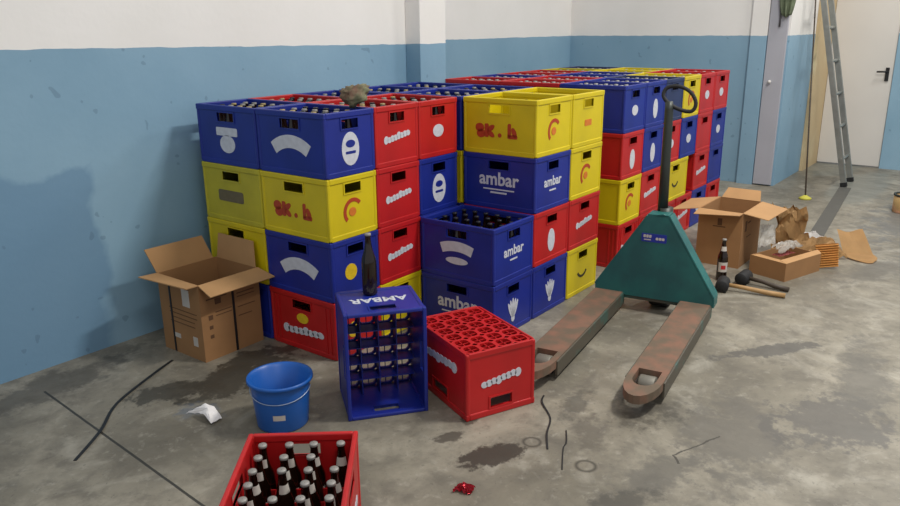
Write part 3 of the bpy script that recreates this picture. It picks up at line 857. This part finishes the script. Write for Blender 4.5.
# ------------------------------------------------------------------ small things on the floor
bottle_full(T(3.955, 1.19, 0, -2.6), 'brown bottle with pale label standing on the floor before the right cardboard box', 'bottle')
def mallet(hx, hy, ex, ey, hm, label):
    dx_, dy_ = ex-hx, ey-hy; Ln = math.hypot(dx_, dy_); a = math.atan2(dy_, dx_)
    t = thing('rubber_mallet', label, 'mallet', T(hx, hy, 0, a))
    bm = bmesh.new(); lathe(bm, [(.001, -.05), (.028, -.05), (.033, -.044), (.033, .044), (.028, .05), (.001, .05)], 20, frame((0, 0, .033), (1, 0, 0), (0, 0, 1), (0, -1, 0)))
    obj('head', recalc(bm), RUBBER, t)
    bm = bmesh.new(); tube(bm, [(.02, 0, .033), (.1, 0, .028), (Ln*.7, 0, .017), (Ln, 0, .013)], [.011, .011, .013, .013], 10)
    obj('handle', recalc(bm), hm, t)
mallet(3.79, 1.128, 3.85, .835, WOOD, 'black rubber mallet with pale wooden handle, nearer of the two beside the jack')
mallet(3.965, 1.075, 3.955, .845, WOODD, 'black rubber mallet with dark handle lying between the bottle and the tray')
# white tissue
bm = bmesh.new()
P = [(-.075, .085, .004), (-.02, .035, .028), (.012, .03, .034), (.045, -.0, .026), (.06, -.06, .004), (.0, -.085, .003), (-.012, -.02, .018), (-.03, .03, .012)]
vs = [bm.verts.new(Vector(p)) for p in P]; cv = bm.verts.new((.01, -.01, .032))
for i in range(8): bm.faces.new((vs[i], vs[(i+1) % 8], cv))
bmesh.ops.subdivide_edges(bm, edges=bm.edges[:], cuts=3, use_grid_fill=True)
for v in bm.verts: v.co += Vector((0, 0, abs(noise.noise(v.co*40))*.008))
bmesh.ops.solidify(bm, geom=bm.faces[:], thickness=.0012)
tag(obj('paper_tissue', recalc(bm), CLOTHW), 'crumpled white paper tissue on the floor left of the blue bucket', 'tissue', M=T(1.385, 2.15, .001, -.35) @ Matrix.Diagonal((.72, .72, 1.25, 1)))
# red foil scrap
t = crumple('foil_wrapper', FOIL, [(1.545, 1.175, .004), (1.565, 1.13, .004), (1.60, 1.14, .004), (1.585, 1.19, .004)], .010, 3.3, 'small crumpled red foil wrapper on the floor in the foreground', 'wrapper', n=9, bulge=.012)
# straps
def band(pts, w, label, th=.0016, name='plastic_strap', m=BLACK, flat=True):
    bm = bmesh.new(); p = [Vector(q) for q in pts]; S = []
    for k in range(len(p)-1):
        a, b, c_, d_ = p[max(k-1, 0)], p[k], p[k+1], p[min(k+2, len(p)-1)]
        for s_ in [i/8 for i in range(8)]:
            S.append(.5*((2*b)+(c_-a)*s_+(2*a-5*b+4*c_-d_)*s_**2+(3*b-a-3*c_+d_)*s_**3))
    S.append(p[-1]); prev = None
    for i, q in enumerate(S):
        tq = (S[min(i+1, len(S)-1)]-S[max(i-1, 0)]); sd = Vector((-tq.y, tq.x, 0)).normalized()*w/2
        cur = [bm.verts.new(q+o_) for o_ in (sd, -sd, -sd+Vector((0, 0, th)), sd+Vector((0, 0, th)))]
        if prev:
            for k in range(4): bm.faces.new((prev[k], prev[(k+1) % 4], cur[(k+1) % 4], cur[k]))
        else: bm.faces.new(cur)
        prev = cur
    bm.faces.new(prev)
    return tag(obj(name, recalc(bm), m), label, 'strap')
band([(1.60, 2.68, .001), (1.48, 2.62, .006), (1.30, 2.535, .003), (1.215, 2.475, .001), (1.11, 2.36, .006), (.967, 2.256, .001)], .011, 'black plastic strap lying bent across the floor left of the cardboard box')
band([(2.235, 1.275, .001), (2.18, 1.25, .004), (2.10, 1.17, .001), (2.0, 1.125, .004), (1.918, 1.075, .001)], .006, 'thin black strap trailing from the corner of the upturned red crate')
band([(2.06, 1.085, .001), (1.99, 1.045, .004), (1.95, 1.035, .001), (1.84, .978, .002)], .004, 'thin dark strap scrap between the two ring marks on the floor')
# bottle rag on the stack
def rag():
    bm = bmesh.new(); bmesh.ops.create_icosphere(bm, subdivisions=4, radius=1)
    for v in bm.verts:
        d_ = v.co.normalized(); r_ = 1+.35*noise.noise(d_*2.2+Vector((3, 1, 0)))+.25*noise.noise(d_*5)
        v.co = Vector((d_.x*.055*r_, d_.y*.032*r_, d_.z*.030*r_+.03+.016*max(0, d_.x)))
    for f in bm.faces: f.smooth = True
    return bm
tag(obj('crumpled_rag', recalc(rag()), MOSS), 'crumpled grey-green rag lying on top of the blue corner crate', 'rag', M=T(2.25, 2.195, 1.013, -.9) @ Matrix.Diagonal((1, 1, 1.35, 1)))

# ------------------------------------------------------------------ ladder, pole, hanging cloth, tin
t = thing('ladder', 'aluminium ladder leaning on the wall before the white door', 'ladder', T(6.95, 1.16, 0))
lean = Vector((0, .226, 1)).normalized()
for x in (0, .27):
    bm = bmesh.new(); A = Vector((x, 0, 0)); B = A+lean*2.15
    Mx = frame((x, 0, 0.008), (1, 0, 0), lean.cross(Vector((1, 0, 0))), lean)
    box(bm, -.012, .012, -.022, .022, 0, 2.15, bev=.003, M=Mx)
    rl = obj('rail', recalc(bm), ALU, t)
    bm = bmesh.new(); box(bm, -.016, .016, -.026, .026, -.007, .03, bev=.004, M=Mx)
    obj('rubber_foot', recalc(bm), RUBBER, rl)
for k in range(8):
    bm = bmesh.new(); c_ = lean*(.22+.27*k)+Vector((0, 0, .01)); tube(bm, [c_+Vector((-.016, 0, 0)), c_+Vector((.286, 0, 0))], .014, 10)
    obj('rung', recalc(bm), ALU, t)
t = thing('mop', 'thin dark mop stick with yellow foot leaning beside the ladder', 'mop', T(6.286, 1.308, 0))
bm = bmesh.new(); tube(bm, [(0, 0, .02), (.45, .15, .75), (1.0, .325, 1.55)], .006, 8); obj('stick', recalc(bm), WOODD, t)
bm = bmesh.new(); lathe(bm, [(.001, 0), (.045, 0), (.047, .01), (.03, .018), (.012, .03), (.001, .03)], 16); obj('foot', recalc(bm), YMOP, t)
t = thing('hanging_cloth', 'green cloth hanging on the narrow grey door with a dark strap', 'cloth', T(WX-.035, 1.69, 1.36))
bm = bmesh.new(); n_ = 24; rows = []
for j in range(13):
    v = j/12; w = .068*(1-.45*v**3); row = []
    for i in range(n_+1):
        u = i/n_*2-1
        row.append(bm.verts.new((-.02-.012*math.cos(u*9+v)-.01*(1-u*u), -w*u-.01*v, .30*(1-v)+.02*abs(u)*v)))
    rows.append(row)
for a, b in zip(rows, rows[1:]):
    for i in range(n_): bm.faces.new((a[i], a[i+1], b[i+1], b[i]))
bmesh.ops.solidify(bm, geom=bm.faces[:], thickness=.004)
for f in bm.faces: f.smooth = True
obj('cloth', recalc(bm), GREENC, t)
bm = bmesh.new(); tube(bm, [(-.008, .055, .30), (-.008, .045, .1), (-.008, .035, 0), (-.008, .035, -.07)], .007, 6); obj('dark_strap', recalc(bm), mat('dark_grey_strap', (82, 80, 84), .7), t)
bm = bmesh.new(); tube(bm, [(.035, 0, .28), (-.03, 0, .28), (-.045, 0, .30)], .006, 6); obj('hook', recalc(bm), STEEL, t)
t = thing('paint_tin', 'open peach paint tin with blue patch at the right edge of the floor', 'tin', T(6.24, .615, 0))
bm = bmesh.new(); lathe(bm, [(.001, 0), (.088, 0), (.09, .004), (.09, .125), (.084, .125), (.084, .006), (.001, .006)], 32); obj('can', recalc(bm), PEACH, t)
bm = bmesh.new(); lathe(bm, [(.0895, .118), (.094, .120), (.094, .132), (.083, .132), (.083, .120)], 32); obj('can_rim', recalc(bm), STEEL, t)
bm = bmesh.new(); lathe(bm, [(.0906, .008), (.0906, .05)], 12, a0=-2.75, a1=-1.6); obj('blue_patch', recalc(bm), BLUESTK, t)

# ------------------------------------------------------------------ light
def area(name, loc, sx, sy, power, col=(1, .97, .92), target=None):
    l = bpy.data.lights.new(name, 'AREA'); l.shape = 'RECTANGLE'; l.size = sx; l.size_y = sy; l.energy = power; l.color = col
    o = bpy.data.objects.new(name, l); COL.objects.link(o); o.location = loc
    if target: o.rotation_euler = (Vector(target)-Vector(loc)).to_track_quat('-Z', 'Y').to_euler()
    return o
area('ceiling_lamp', (3.3, -.3, 3.7), .8, .25, 112)
area('ceiling_lamp', (6.2, .2, 3.7), 1.2, .35, 56)
area('ceiling_lamp', (.2, -.6, 3.7), 1.2, .35, 30)
wd = bpy.data.worlds.new('room_light'); SC.world = wd; wd.use_nodes = True
bg = wd.node_tree.nodes['Background']; bg.inputs[0].default_value = (.93, .96, 1, 1); bg.inputs[1].default_value = .43

# ------------------------------------------------------------------ camera
def cam_axes(f, hy, vx, roll):
    p = math.atan((253-hy)/f); ang = math.atan((vx-450)/f*math.cos(p))
    Fx = Vector((math.cos(ang), math.sin(ang), 0)); R = Vector((math.sin(ang), -math.cos(ang), 0)); Z = Vector((0, 0, 1))
    fw = Fx*math.cos(p)-Z*math.sin(p); up = Fx*math.sin(p)+Z*math.cos(p)
    r = R*math.cos(roll)+up*math.sin(roll); u = up*math.cos(roll)-R*math.sin(roll)
    return r, u, fw
r_, u_, f_ = cam_axes(758.73, 26.24, 1054.88, -.0103)
cd = bpy.data.cameras.new('camera'); cam = bpy.data.objects.new('camera', cd); COL.objects.link(cam)
cd.sensor_width = 36; cd.sensor_fit = 'HORIZONTAL'; cd.lens = 758.73/900*36; cd.clip_start = .02
cam.matrix_world = frame((0, 0, 1.32), r_, u_, -f_)
SC.camera = cam
vs_ = SC.view_settings
vs_.view_transform = 'Standard'; vs_.look = 'None'; vs_.gamma = 1; vs_.use_curve_mapping = False; vs_.exposure = .27
